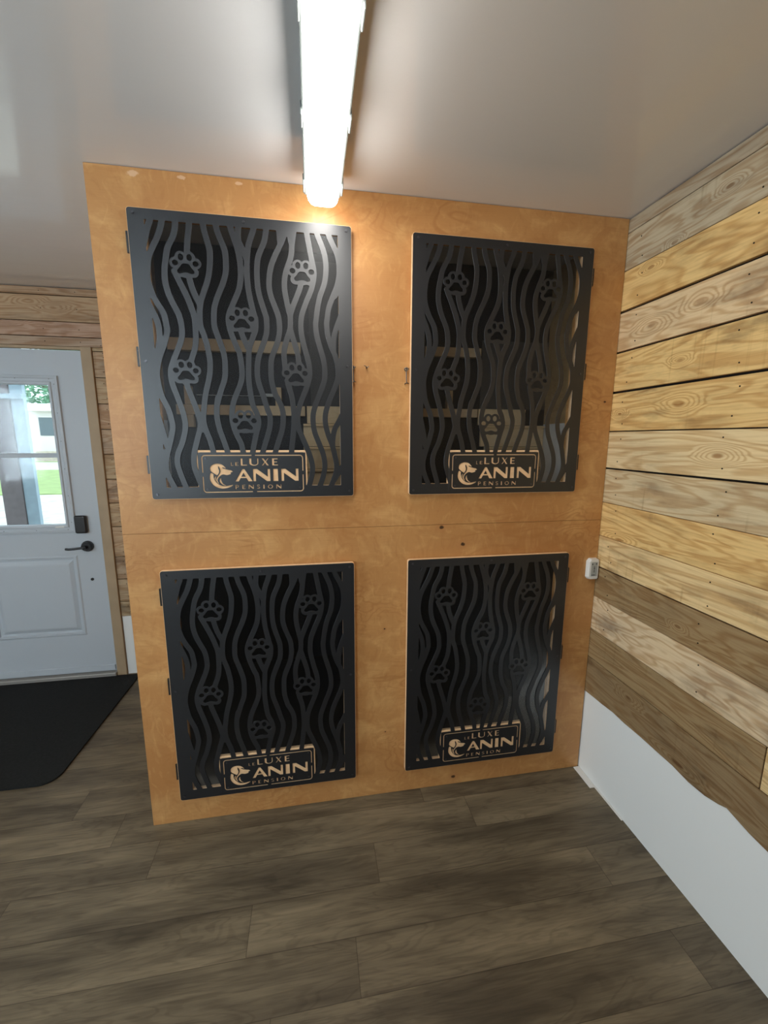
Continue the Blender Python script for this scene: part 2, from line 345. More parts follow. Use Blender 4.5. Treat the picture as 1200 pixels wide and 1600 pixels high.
DOG = {
    'head': [(192.7,104.3),(195.6,112.2),(204.1,118.6),(216.2,120.9),(228.1,119.4),(236,115.1),(243.4,107.5),(244.4,103.7),(240.3,105.6),(235.6,107.8),(231.9,106.8),(235.4,104.6),(240.7,102.4),(246.7,100.6),(255.6,98.4),(261.7,97.5),(267.5,92.4),(263.1,91.1),(259.3,87.9),(261.6,85.7),(254.8,82.5),(245.6,80.8),(236,83.3),(228.9,81.4),(221.7,75.9),(216.1,67.9),(215.6,59.9),(220.1,49.4),(213.8,54.5),(210.3,63.1),(213.3,72.7),(219.8,80.7),(224.9,89.6),(226.1,99.2),(223.5,106.7),(219.6,112.4),(219.7,104.5),(222.3,96.6),(220.3,87.7),(215.4,81.3),(211.8,81.9),(200.8,89.5),(193.5,96.4)],
    'crescent': [(194.2,89.4),(190.5,77.4),(190.3,64.6),(196.9,50.3),(209.8,39.1),(227.7,33.6),(246,35.3),(260.1,40.8),(266.5,46.2),(255.7,44.6),(243.4,42.4),(229.7,43),(218,48.7),(208.6,58.3),(203.2,69.5),(202.3,80),(202.9,83.8)],
    'sliver': [(211.6,78.7),(207.1,74.9),(205.5,67.9),(211,58.3),(209.1,67.3)],
    'strand': [(227.8,71.8),(222.9,66.4),(221.8,57.7),(228,49.4),(235.9,44.9),(242.6,44),(232.9,50.4),(228.3,60),(226.9,66.4)],
}

def smooth_path(pts, n=8, passes=6, closed=False):
    p = np.array(pts, float); N = len(p); o = []
    rng = range(N) if closed else range(N-1)
    for i in rng:
        if closed: a, b, c, d = p[i-1], p[i], p[(i+1) % N], p[(i+2) % N]
        else: a, b, c, d = p[max(i-1, 0)], p[i], p[i+1], p[min(i+2, N-1)]
        for t in np.arange(n)/n:
            o.append(.5*((2*b)+(-a+c)*t+(2*a-5*b+4*c-d)*t*t+(-a+3*b-3*c+d)*t**3))
    if not closed: o.append(p[-1])
    c = np.array(o)
    for _ in range(passes):
        if closed: c = .25*np.roll(c, 1, 0)+.5*c+.25*np.roll(c, -1, 0)
        else: c[1:-1] = .25*c[:-2]+.5*c[1:-1]+.25*c[2:]
    return c
def poly_sdf(X, Y, pts):
    """positive inside"""
    dmin = np.full(X.shape, 1e9); inside = np.zeros(X.shape, bool); n = len(pts)
    for i in range(n):
        a = pts[i]; b = pts[(i+1) % n]; d = b-a; L = d@d+1e-9
        t = np.clip(((X-a[0])*d[0]+(Y-a[1])*d[1])/L, 0, 1)
        dmin = np.minimum(dmin, np.hypot(X-a[0]-t*d[0], Y-a[1]-t*d[1]))
        if abs(b[1]-a[1]) > 1e-9:
            cond = ((a[1] > Y) != (b[1] > Y)) & (X < (b[0]-a[0])*(Y-a[1])/(b[1]-a[1])+a[0])
            inside ^= cond
    return np.where(inside, dmin, -dmin)
DW, DH = 690.0, 908.0
def lattice_field():
    h = 1.5; xs = np.arange(-3, DW+3+h, h); ys = np.arange(-3, DH+3+h, h)
    X, Y = np.meshgrid(xs, ys)
    F = -np.minimum.reduce([X-48, 645-X, Y-40, 877-Y])
    def sub(x0, x1, y0, y1):
        i0 = max(int((x0+3)/h)-1, 0); i1 = int((x1+3)/h)+3; j0 = max(int((y0+3)/h)-1, 0); j1 = int((y1+3)/h)+3
        return (slice(j0, j1), slice(i0, i1))
    for pts in STRIPS:
        c = smooth_path(pts); w = 9.2
        for a, b in zip(c[:-1], c[1:]):
            s = sub(min(a[0], b[0])-14, max(a[0], b[0])+14, min(a[1], b[1])-14, max(a[1], b[1])+14)
            xx, yy = X[s], Y[s]; d = b-a; L = d@d+1e-9
            t = np.clip(((xx-a[0])*d[0]+(yy-a[1])*d[1])/L, 0, 1)
            F[s] = np.maximum(F[s], w-np.hypot(xx-a[0]-t*d[0], yy-a[1]-t*d[1]))
    half = [(0, 9), (10, 8.1), (17.8, -3.2), (25.8, -11.3), (24.5, -18.8), (16, -20.5), (6, -17), (0, -16.2)]
    pad = half + [(-x, y) for x, y in half[-2:0:-1]]
    pad = smooth_path(pad, 4, 1, True)
    for px, py in PAWS:
        s = sub(px-70, px+70, py-60, py+65); xx, yy = X[s]-px, Y[s]-py
        ell = lambda cx, cy, a, b: (1-np.hypot((xx-cx)/a, (yy-cy)/b))*min(a, b)
        body = np.maximum.reduce([ell(-30.8, 10.4, 17.5, 17), ell(30.8, 10.4, 17.5, 17), ell(-13.5, 27.5, 17.5, 18.5), ell(13.5, 27.5, 17.5, 18.5), ell(0, -3, 35, 30), ell(-22, -16, 17, 16), ell(22, -16, 17, 16)])
        hole = np.maximum.reduce([ell(-30.8, 10.4, 9.2, 8.0), ell(30.8, 10.4, 9.2, 8.0), ell(-13, 27.9, 8.2, 10), ell(13, 27.9, 8.2, 10), poly_sdf(xx, yy, pad)])
        F[s] = np.minimum(np.maximum(F[s], body), -hole)
    F = np.maximum(F, -np.maximum.reduce([155-X, X-519, Y-159]))
    qx = np.abs(X-DW/2)-(DW/2-8); qy = np.abs(Y-DH/2)-(DH/2-8)
    F = np.minimum(F, 8-np.hypot(np.maximum(qx, 0), np.maximum(qy, 0)))
    F = np.minimum(F, np.maximum.reduce([158-X, X-516, 14-Y, Y-156]))
    return F, xs, ys
def contours(F, xs, ys, tol=0.12):
    F = np.where(np.abs(F) < 1e-4, 1e-4, F); S = F > 0; nx = {}
    code = S[:-1, :-1]*1+S[:-1, 1:]*2+S[1:, 1:]*4+S[1:, :-1]*8
    js, is_ = np.nonzero((code > 0) & (code < 15))
    table = {1: [(3,0)], 2: [(0,1)], 3: [(3,1)], 4: [(1,2)], 5: [(3,2),(1,0)], 6: [(0,2)], 7: [(3,2)], 8: [(2,3)], 9: [(2,0)], 10: [(0,3),(2,1)], 11: [(2,1)], 12: [(1,3)], 13: [(1,0)], 14: [(0,3)]}
    def ek(j, i, e): return ('h', j, i) if e == 0 else ('v', j, i+1) if e == 1 else ('h', j+1, i) if e == 2 else ('v', j, i)
    for j, i in zip(js.tolist(), is_.tolist()):
        for a, b in table[int(code[j, i])]: nx[ek(j, i, a)] = ek(j, i, b)
    def pt(k):
        t, j, i = k
        if t == 'h': a, b = F[j, i], F[j, i+1]; u = a/(a-b); return (xs[i]+u*(xs[1]-xs[0]), ys[j])
        a, b = F[j, i], F[j+1, i]; u = a/(a-b); return (xs[i], ys[j]+u*(ys[1]-ys[0]))
    loops = []; seen = set()
    for k in list(nx):
        if k in seen: continue
        L = []; c = k
        while c not in seen and c in nx: seen.add(c); L.append(pt(c)); c = nx[c]
        if len(L) > 5: loops.append(L)
    def rdp(p):
        if len(p) < 3: return p
        a = np.array(p[0]); b = np.array(p[-1]); q = np.array(p[1:-1]); d = b-a; n = np.hypot(*d)
        dist = np.hypot(*(q-a).T) if n < 1e-9 else np.abs(d[0]*(q[:, 1]-a[1])-d[1]*(q[:, 0]-a[0]))/n
        k = int(dist.argmax())
        if dist[k] < tol: return [p[0], p[-1]]
        return rdp(p[:k+2])[:-1]+rdp(p[k+1:])
    out = []
    for L in loops:
        P = np.array(L)
        for _ in range(1): P = .25*np.roll(P, 1, 0)+.5*P+.25*np.roll(P, -1, 0)
        L = [tuple(q) for q in P]; m = len(L)//2
        r = rdp(L[:m+1])[:-1]+rdp(L[m:]+[L[0]])[:-1]
        A = np.array(r); ar = .5*np.sum(A[:, 0]*np.roll(A[:, 1], -1)-np.roll(A[:, 0], -1)*A[:, 1])
        if len(r) > 3 and abs(ar) > 6: out.append(r)
    return out
def sheet(name, loops, y_back, y_front, bevel=0.0004):
    """flat sheet with cut-outs, loops in mm in (x,z); stands between two y planes"""
    cu = bpy.data.curves.new(name+'_c', 'CURVE'); cu.dimensions = '2D'; cu.fill_mode = 'BOTH'
    th = (y_back-y_front)/2; cu.extrude = th-bevel; cu.bevel_depth = bevel; cu.bevel_resolution = 0; cu.offset = -bevel
    for L in loops:
        s = cu.splines.new('POLY'); s.points.add(len(L)-1); s.use_cyclic_u = True
        s.points.foreach_set('co', [c for x, y in L for c in (x/1000, y/1000, 0, 1)])
    o = bpy.data.objects.new(name+'_c', cu); COL.objects.link(o)
    dg = bpy.context.evaluated_depsgraph_get(); me = bpy.data.meshes.new_from_object(o.evaluated_get(dg))
    bpy.data.objects.remove(o); bpy.data.curves.remove(cu)
    me.transform(Matrix(((1,0,0,0),(0,0,-1,(y_back+y_front)/2),(0,1,0,0),(0,0,0,1))))
    me.polygons.foreach_set('use_smooth', [False]*len(me.polygons)); me.name = name
    me.materials.clear()
    return me
def arc(cx, cy, rx, ry, a0, a1, n=10): return [(cx+rx*math.cos(math.radians(a0+(a1-a0)*k/n)), cy+ry*math.sin(math.radians(a0+(a1-a0)*k/n))) for k in range(n+1)]
def glyph(ch):
    if ch == 'L': return [[(0,0),(1,0),(.96,.13),(.30,.13),(.30,1),(0,1)]]
    if ch == 'E': return [[(0,0),(1,0),(1,.13),(.34,.13),(.34,.44),(.88,.44),(.88,.56),(.34,.56),(.34,.87),(.97,.87),(.97,1),(0,1)]]
    if ch == 'I': return [[(0,0),(1,0),(.96,1),(.04,1)]]
    if ch == 'U': return [[(0,1)]+arc(.5, .36, .5, .38, 180, 360)+[(1,1),(.88,1)]+arc(.56, .36, .32, .25, 360, 180)+[(.24,1)]]
    if ch == 'X': return [[(0,1),(.28,1),(.53,.62),(.83,1),(.97,1),(.60,.53),(1,0),(.70,0),(.46,.38),(.16,0),(0,0),(.38,.48)]]
    if ch == 'A': return [[(0,0),(.43,1),(.55,1),(1,0),(.75,0),(.645,.27),(.31,.27),(.19,0)], [(.355,.385),(.60,.385),(.485,.70)]]
    if ch == 'N': return [[(0,0),(.15,0),(.155,.66),(.80,0),(1,0),(1,1),(.85,1),(.85,.36),(.24,1),(0,1)]]
    if ch == 'P': return [[(0,0),(.30,0),(.30,.40)]+arc(.52, .70, .48, .30, -90, 90)+[(0,1)], [(.30,.52)]+arc(.50, .70, .24, .18, -90, 90)+[(.30,.88)]]
    if ch == 'O': return [arc(.5, .5, .5, .5, 0, 342, 19), arc(.5, .5, .32, .37, 0, 342, 19)]
    if ch == 'S':
        c = arc(.5, .74, .36, .19, 20, 200, 9)+arc(.5, .74, .36, .19, 215, 262, 3)+arc(.5, .26, .37, .19, 82, 35, 3)+arc(.5, .26, .37, .19, 20, -160, 9)
        c = np.array(c); t = np.gradient(c, axis=0); n = np.stack([-t[:, 1], t[:, 0]], 1); n /= np.hypot(*n.T)[:, None]
        return [[tuple(q) for q in c+n*.075]+[tuple(q) for q in (c-n*.075)[::-1]]]
def logo_loops():
    out = [[(155,9),(519,9),(519,150)]+arc(509,150,10,10,0,90,6)+arc(165,150,10,10,90,180,6)]
    def put(ch, x0, x1, y0, y1):
        for g_ in glyph(ch): out.append([(x0+u*(x1-x0), y0+v*(y1-y0)) for u, v in g_])
    for ch, x0, x1 in (('L',262.5,270.5),('E',277,288)): put(ch, x0, x1, 113.2, 125.5)
    for ch, x0, x1 in (('L',295.4,317.1),('U',324.5,355.5),('X',366.8,391.1),('E',402.6,422.2)): put(ch, x0, x1, 113.6, 138.6)
    for ch, x0, x1 in (('A',274.7,333.1),('N',335.8,394.2),('I',404.6,421.6),('N',432.8,492.7)): put(ch, x0, x1, 58, 101.5)
    for ch, x0, x1 in (('P',273.3,285.5),('E',296.4,307.3),('N',318.1,335.8),('S',345.5,358),('I',368.2,373),('O',384.2,402.1),('N',413.5,431.4)): put(ch, x0, x1, 31, 45.6)
    for k in ('head', 'crescent', 'sliver', 'strand'):
        out.append([tuple(q) for q in smooth_path(DOG[k], 4, 1, True)])
    # the outline slot in four runs with bridges between them
    x0, x1, y0, y1, r, w = 168, 509, 21, 149.5, 10, 1.7
    def run(corner, a0, s, e):
        cen = [s]+arc(*corner, r, r, a0, a0+90, 6)+[e]
        c = np.array(cen); t = np.gradient(c, axis=0); n = np.stack([-t[:, 1], t[:, 0]], 1); n /= np.hypot(*n.T)[:, None]
        # exact normals on the straight ends
        return [tuple(q) for q in c+n*w]+[tuple(q) for q in (c-n*w)[::-1]]
    out.append(run((x1-r, y1-r), 0, (x1, 94), (345, y1)))
    out.append(run((x0+r, y1-r), 90, (333, y1), (x0, 90)))
    out.append(run((x0+r, y0+r), 180, (x0, 76), (332, y0)))
    out.append(run((x1-r, y0+r), 270, (346, y0), (x1, 81)))
    return out

# ================================================================== ROOM SHELL
XL, YF = -2.6, -4.0
def struct(o): o['kind'] = 'structure'; return o
struct(box('floor', XL-.1, W+.1, YF-.1, D+.06, -.05, 0, 'floor'))
struct(box('ceiling', XL-.1, W+.1, YF-.1, D+.06, H, H+.05, 'ceil'))
def plank_mesh(name, planks, backing=None, extra=None, nails=()):
    """planks: (box, tint) ; one mesh, slot 0 wood, slot 1 dark gap"""
    bm = bmesh.new(); lt = bm.faces.layers.float_color.new('tint') if False else None
    groups = []
    for bx, tint in planks:
        vs, fs = abox(bm, *bx); groups.append((fs, tint))
        bmesh.ops.bevel(bm, geom=list({e for f in fs for e in f.edges}), offset=0.0012, segments=1, affect='EDGES')
    return bm
def build_planks(name, planks, backing, nails=(), live=None):
    me_all = bmesh.new(); tints = []; pids = []
    tl = me_all.verts.layers.float_color.new('tint'); pl = me_all.verts.layers.float.new('pid')
    rnd = random.Random(len(name)*7+len(planks))
    def finish(vs, tint):
        p = rnd.random()
        for v in vs: v[tl] = (*tint, 1); v[pl] = p
    for bx, tint in planks:
        b2 = bmesh.new(); vs, fs = abox(b2, *bx)
        bmesh.ops.bevel(b2, geom=b2.edges[:], offset=0.0013, segments=1, affect='EDGES')
        bmesh.ops.recalc_face_normals(b2, faces=b2.faces[:])
        t = bpy.data.meshes.new('tmp'); b2.to_mesh(t); b2.free(); n0 = len(me_all.verts)
        me_all.from_mesh(t); bpy.data.meshes.remove(t); me_all.verts.ensure_lookup_table()
        finish(me_all.verts[n0:], tint)
    if live:
        pts, x0, x1, ztop, tint = live; n0 = len(me_all.verts)
        rows = [[me_all.verts.new(q) for q in ((x0, y, z), (x0, y, ztop), (x1, y, ztop), (x1, y, z))] for y, z in pts]
        for r0, r1 in zip(rows, rows[1:]):
            for k in range(4): me_all.faces.new((r0[k], r0[(k+1) % 4], r1[(k+1) % 4], r1[k]))
        me_all.faces.new(rows[0]); me_all.faces.new(rows[-1]); me_all.verts.ensure_lookup_table(); finish(me_all.verts[n0:], tint)
    for bx in backing:
        n0 = len(me_all.verts); abox(me_all, *bx, mi=1); me_all.verts.ensure_lookup_table(); finish(me_all.verts[n0:], (0, 0, 0))
    for c, ax in nails: cyl(me_all, c, ax, 0.0024, 0.002, 8, mi=1)
    bmesh.ops.recalc_face_normals(me_all, faces=me_all.faces[:])
    me = bpy.data.meshes.new(name); me_all.to_mesh(me); me_all.free(); return me
YEL, PALE, GREY, LGREY, BRN, DBRN = (.80,.54,.22), (.82,.60,.30), (.42,.34,.235), (.66,.52,.31), (.36,.245,.12), (.30,.205,.105)
rows = [(2.290,2.337,GREY,0), (2.157,2.288,(.52,.43,.29),0), (2.013,2.155,YEL,0), (1.862,2.004,(.76,.56,.32),0), (1.711,1.855,YEL,0), (1.556,1.702,YEL,0),
        (1.408,1.552,(.74,.57,.32),0), (1.264,1.401,LGREY,0), (1.121,1.262,YEL,0), (.986,1.119,PALE,0), (.849,.981,BRN,0), (.698,.847,(.74,.57,.36),0)]
pk = []; nails = []
for z0, z1, t, _ in rows:
    j = random.Random(int(z0*1000)).uniform(-2.6, -1.9)
    pk += [((W, W+.02, j+.001, D, z0, z1), t), ((W, W+.02, YF, j-.001, z0, z1), t)]
    for yy in (-.075, -.50, -.93):
        for zz in (z0+.03, z1-.03):
            if z1-z0 > .08: nails.append(((W, yy+random.uniform(-.02,.02), zz+random.uniform(-.008,.008)), (1,0,0)))
pk += [((W, W+.02, -.733, D, .566, .696), BRN), ((W, W+.02, YF, -.736, .566, .696), PALE)]
live = [(D,.395),(0,.393),(-.06,.398),(-.112,.401),(-.178,.408),(-.243,.406),(-.326,.410),(-.402,.410),(-.47,.411),(-.534,.404),(-.592,.408),(-.637,.420),(-.662,.431),(-.692,.424),(-.73,.416),(-.782,.411),(-.95,.40),(-1.3,.41),(-2,.39),(-2.8,.41),(YF,.40)]
me = build_planks('wall_right', pk, [(W+.014, W+.06, YF-.1, D+.06, 0, H)], nails, (live, W, W+.02, .564, DBRN))
struct(mk('wall_right', me, ['plank', 'gap']))
struct(box('baseboard_right', W+.004, W+.012, YF, D, .0, .45, 'white'))
# rear wall with the entry door
BT = (.52,.385,.25)
bz = [(.400,.496),(.500,.644),(.648,.789),(.793,.981),(.985,1.128),(1.132,1.272),(1.276,1.422),(1.426,1.568),(1.572,1.714),(1.718,1.861),(1.865,2.005),(2.009,2.028)]
pk = []; nails = []
DX0, DX1 = -1.50, -.565
for z0, z1 in bz:
    c = tuple(v*random.uniform(.92,1.06) for v in BT)
    pk += [((DX1+.001, W-.02, D, D+.02, z0, z1), c), ((XL, DX0-.001, D, D+.02, z0, z1), c)]
    for zz in (z0+.03, z1-.03):
        for xx in (-.515, -.44): nails.append(((xx+random.uniform(-.008,.008), D, zz), (0,1,0)))
for z0, z1 in ((2.030,2.078),(2.082,2.158),(2.162,2.294),(2.299,2.336)):
    pk.append(((XL, W-.02, D, D+.02, z0, z1), tuple(v*random.uniform(.92,1.06) for v in BT)))
    for xx in (-.62, -.80, -1.1): nails.append(((xx, D, (z0+z1)/2), (0,1,0)))
me = build_planks('wall_rear', pk, [(DX1, W, D+.014, D+.06, 0, H), (XL, DX0, D+.014, D+.06, 0, H), (DX0, DX1, D+.014, D+.06, 2.02, H)], nails)
struct(mk('wall_rear', me, ['plank', 'gap']))
struct(box('baseboard_rear', DX1+.003, W-.02, D+.002, D+.012, 0, .398, 'white'))
struct(box('baseboard_left', XL, DX0-.001, D+.002, D+.012, 0, .399, 'white'))
bm = bmesh.new()
abox(bm, -.622, -.566, D-.012, D+.02, 0.0, 2.028); abox(bm, DX0+.001, -1.503+.08, D-.012, D+.02, 0.0, 2.028); abox(bm, -1.423, -.622, D-.004, D+.02, 2.012, 2.028)
struct(mk('trim_1', fin(bm, 'trim_1', .002), 'casing'))
struct(box('trim_2', -1.42, -.622, D-.03, D+.05, 0, .030, 'alu', bevel=.004))
# side and front walls, with openings cut for the invented daylight windows
def wall_with_hole(name, axis, c0, c1, a0, a1, h0, h1, g0, g1):
    bm = bmesh.new()
    for (s0, s1, z0, z1) in ((a0, h0, 0, H), (h1, a1, 0, H), (h0, h1, 0, g0), (h0, h1, g1, H)):
        if axis == 'x': abox(bm, c0, c1, s0, s1, z0, z1)
        else: abox(bm, s0, s1, c0, c1, z0, z1)
    return struct(mk(name, fin(bm, name), 'wallp'))
wall_with_hole('wall_left', 'x', XL-.1, XL, YF-.1, D+.06, -1.90, -.40, 1.0, 2.1)
wall_with_hole('wall_front', 'y', YF-.1, YF, XL, W, -2.45, -.95, 1.0, 2.2)
def window(name, axis, c, a0, a1, z0, z1):
    bm = bmesh.new()
    segs = [(a0,a0+.05,z0,z1),(a1-.05,a1,z0,z1),(a0+.05,a1-.05,z0,z0+.05),(a0+.05,a1-.05,z1-.05,z1),((a0+a1)/2-.02,(a0+a1)/2+.02,z0+.05,z1-.05)]
    for s0, s1, q0, q1 in segs:
        if axis == 'x': abox(bm, c-.02, c+.02, s0, s1, q0, q1)
        else: abox(bm, s0, s1, c-.02, c+.02, q0, q1)
    w = struct(mk(name, fin(bm, name, .003), 'abs'))
    if axis == 'x': box('glass_pane', c-.002, c+.002, a0+.04, a1-.04, z0+.04, z1-.04, 'glass', w)
    else: box('glass_pane', a0+.04, a1-.04, c-.002, c+.002, z0+.04, z1-.04, 'glass', w)
window('added_window_1', 'x', XL-.05, -1.90, -.40, 1.0, 2.1)  # this window and the next are invented, out of view, to supply daylight
window('added_window_2', 'y', YF-.05, -2.45, -.95, 1.0, 2.2)
# white vinyl off-cut strip on the floor in the right corner
bm = bmesh.new(); abox(bm, W-.026, W+.003, -.125, -.004, 0, .004); abox(bm, W-.004, W+.003, -.29, -.125, 0, .004)
struct(mk('trim_3', fin(bm, 'trim_3', .0008, 1), 'trimw'))

# ================================================================== ENTRY DOOR
bm = bmesh.new(); f = D; bk = D+.044
dx0, dx1, dz0, dz1 = -1.420, -.625, .034, 2.008
gx0, gx1, gz0, gz1 = -1.272, -.800, .985, 1.835
abox(bm, dx0, gx0, f, bk, dz0, dz1); abox(bm, gx1, dx1, f, bk, dz0, dz1)
abox(bm, gx0, gx1, f, bk, gz1, dz1); px0, px1, pz0, pz1 = -1.27, -.774, .292, .812
abox(bm, gx0, gx1, f, bk, pz1, gz0); abox(bm, gx0, gx1, f, bk, dz0, pz0); abox(bm, gx0, gx1, f+.012, bk, pz0, pz1)
bmesh.ops.recalc_face_normals(bm, faces=bm.faces[:])
ring(bm, gx0, px1, pz0, pz1, [(-.001, f-.0005), (.006, f-.005), (.013, f-.005), (.018, f+.008), (.030, f+.009), (.052, f-.002), (.060, f-.003)])
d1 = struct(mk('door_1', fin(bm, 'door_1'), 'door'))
bm = bmesh.new()   # raised glazing frame
def frame_ring(bm, x0, x1, z0, z1, prof): ring(bm, x0, x1, z0, z1, prof, cap=False)
frame_ring(bm, -1.302, -.757, .955, 1.868, [(0, f), (.003, f-.012), (.016, f-.014), (.020, f-.010), (.034, f-.010), (.038, f-.016), (.050, f-.014), (.054, f+.01)])
gf = mk('window_frame', fin(bm, 'window_frame'), 'door', d1)
bm = bmesh.new(); 
for k in range(6): cyl(bm, (-.775, f-.0105, 1.02+k*.16), (0,1,0), .0035, .002, 10)
for k in range(3): cyl(bm, (-.80-.17*k, f-.0105, .973), (0,1,0), .0035, .002, 10); cyl(bm, (-.80-.17*k, f-.0105, 1.85), (0,1,0), .0035, .002, 10)
mk('screw_caps', fin(bm, 'screw_caps'), 'screw', gf)
box('glazing_bar', -1.25, -.81, f-.004, f+.012, 1.405, 1.431, 'door', gf, .003)
box('latch_tab', -.866, -.818, f-.016, f-.008, .988, .998, 'abs', gf, .002)
box('glass_pane', gx0+.001, gx1-.001, f+.014, f+.018, gz0+.001, gz1-.001, 'glass', d1)
box('weather_strip', dx0+.01, dx1-.006, f-.008, f, .040, .078, 'door', d1, .003)
bm = bmesh.new(); 
abox(bm, -.759, -.694, f-.026, f-.0005, .950, 1.060); mk('keypad_lock', fin(bm, 'keypad_lock', .011, 4), 'hw', d1)
bm = bmesh.new()
cyl(bm, (-.708, f-.006, .868), (0,1,0), .033, .011, 32); cyl(bm, (-.708, f-.020, .868), (0,1,0), .026, .018, 32, r2=.031)
cyl(bm, (-.708, f-.040, .868), (0,1,0), .011, .028, 20)
tube(bm, [(-.704, f-.050, .868), (-.73, f-.053, .867), (-.76, f-.053, .864), (-.790, f-.052, .862), (-.808, f-.048, .863)], .0072, 10)
mk('door_handle', fin(bm, 'door_handle', smooth=False), 'hw', d1)
bm = bmesh.new(); cyl(bm, (-.706, f-.002, .655), (0,1,0), .009, .004, 20); mk('cylinder_plug', fin(bm, 'cylinder_plug'), 'hw', d1)
bm = bmesh.new(); abox(bm, -.6235, -.6175, f-.006, f+.004, .985, 1.045); abox(bm, -.6235, -.6165, f-.006, f+.004, .835, .895)
mk('strike_plate', fin(bm, 'strike_plate', .001, 1), 'hw', d1)

# ================================================================== KENNEL CABINET
K = empty('kennel_cabinet', (0, 0, 0))
tag(K, 'wall of built-in dog kennels in orange varnished plywood with four black metal grille doors', 'kennel')
XD = (.116, 1.019); ZU, ZLW = 1.313, .116; SU, SL = .905/.908, .938/.908
def front(name, z0, z1, dz, s):
    bm = bmesh.new(); o0, o1 = dz+.018*s, dz+.890*s
    xs = [0, XD[0]+.044, XD[0]+.649, XD[1]+.044, XD[1]+.649, W-.002]
    abox(bm, xs[0], xs[1], 0, .018, o0, o1); abox(bm, xs[2], xs[3], 0, .018, o0, o1); abox(bm, xs[4], xs[5], 0, .018, o0, o1)
    abox(bm, 0, W-.002, 0, .018, z0, o0); abox(bm, 0, W-.002, 0, .018, o1, z1)
    bmesh.ops.remove_doubles(bm, verts=bm.verts[:], dist=1e-5)
    return mk(name, fin(bm, name), 'ply', K)
front('front_panel', 1.1885, H-.002, ZU, SU); front('front_panel', .001, 1.1872, ZLW, SL)
box('side_panel', 0, .018, .018, D-.003, .001, H-.002, 'ply', K)
# upper compartments
box('inner_wall', .0185, .0205, .019, .50, 1.6, H-.003, 'board', K); box('inner_wall', W-.004, W-.002, .019, .50, 1.6, H-.003, 'board', K)
box('lower_lining', .0185, .0215, .019, .50, 1.201, 1.599, 'white', K); box('lower_lining', W-.005, W-.002, .019, .50, 1.201, 1.599, 'white', K)
box('divider', .921, .939, .019, 1.18, .02, H-.003, 'dark', K)
box('compartment_floor', .0185, W-.002, .019, 1.18, 1.182, 1.200, 'dark', K)
box('back_board', .019, .920, .500, .515, 1.201, H-.003, 'dark', K); box('back_board', .940, W-.003, .500, .515, 1.201, H-.003, 'dark', K)
yb = .4995
box('side_liner', .66, .920, yb-.004, yb, 1.672, 2.30, 'greyl', K); box('side_liner', 1.50, W-.006, yb-.004, yb, 1.672, 2.00, 'greyl', K)
for x0, x1, z0, z1 in ((.056,.620,1.897,1.948),(.072,.632,1.624,1.668),(1.20,1.483,1.913,1.955),(.942,1.476,1.628,1.668)):
    box('shelf_rail', x0, x1, yb-.035, yb, z0, z1, 'pine', K, .002)
for x0, x1, z0, z1 in ((.110,.140,1.668,1.748),(.112,.142,1.570,1.624),(.500,.528,1.668,1.750),(1.318,1.345,1.668,1.755)):
    box('shelf_post', x0, x1, yb-.035, yb, z0, z1, 'pine', K, .002)
box('equipment_bar', .160, .470, yb-.03, yb, 1.669, 1.708, 'hw', K, .004)
box('equipment_rim', .160, .470, yb-.031, yb-.027, 1.709, 1.7115, 'label', K)
box('shelf_bracket', .440, .500, yb-.03, yb-.012, 1.708, 1.722, 'label', K, .002)
def step_boards(x0, x1, tops):
    box('ledge_board', x0+.01, tops[0][1], yb-.012, yb, 1.592, 1.671, 'pale', K, .001)
    for k, (xa, xb) in enumerate(tops[1:]):
        z1 = 1.590-.107*k; bm = bmesh.new(); abox(bm, xa, xb, yb-.02, yb, z1-.105, z1-.012); abox(bm, xa, xb, yb-.032, yb, z1-.012, z1-.006); abox(bm, xa, xb, yb-.026, yb, z1-.006, z1)
        mk('step_board', fin(bm, 'step_board', .0015, 1), 'pale', K)
step_boards(.63, .918, [(0,.918), (.622,.918), (.620,.918), (.616,.918), (.616,.918)])
step_boards(1.48, 1.74, [(0,1.745), (1.505,W-.012), (1.53,W-.012), (1.56,W-.012), (1.56,W-.012)])
# lower compartments
box('liner', .0185, .0205, .019, 1.18, .02, 1.181, 'dark', K); box('liner', W-.004, W-.002, .019, 1.18, .02, 1.181, 'dark', K)
box('back_board', .0185, W-.002, 1.181, 1.19, .001, H-.003, 'dark', K); box('compartment_floor', .0185, W-.002, .019, 1.18, .002, .019, 'dark', K)

lat_me = sheet('lattice_panel', contours(*lattice_field()), -.0195, -.021, 0.0003)
logo_me = sheet('logo_plate', logo_loops(), -.0196, -.0213, 0.0002)
pane_me = sheet('clear_pane', [[(49,41),(149,41),(149,168),(525,168),(525,41),(644,41),(644,876),(49,876)]], -.0178, -.0192, 0.0001)
def frame_me():
    bm = bmesh.new(); e = .0015; i = .048
    def rr(x0, x1, z0, z1, r, n=5):
        out = []
        for cx, cz, a in ((x1-r, z1-r, 0), (x0+r, z1-r, 90), (x0+r, z0+r, 180), (x1-r, z0+r, 270)):
            for k in range(n+1):
                t = math.radians(a+90*k/n); out.append((cx+r*math.cos(t), cz+r*math.sin(t)))
        return out
    o = rr(-e, .690+e, -e, .908+e, .009); q = rr(i, .645, .040, .884, .0004)
    O0 = [bm.verts.new((x, -.0055, z)) for x, z in o]; O1 = [bm.verts.new((x, -.0195, z)) for x, z in o]
    Q0 = [bm.verts.new((x, -.0055, z)) for x, z in q]; Q1 = [bm.verts.new((x, -.0195, z)) for x, z in q]
    n = len(o)
    for k in range(n):
        j = (k+1) % n
        for a, b in ((O0, O1), (Q1, Q0), (O1, Q1), (Q0, O0)): bm.faces.new((a[k], a[j], b[j], b[k]))
    bmesh.ops.remove_doubles(bm, verts=bm.verts[:], dist=1e-6)
    return fin(bm, 'kennel_door')
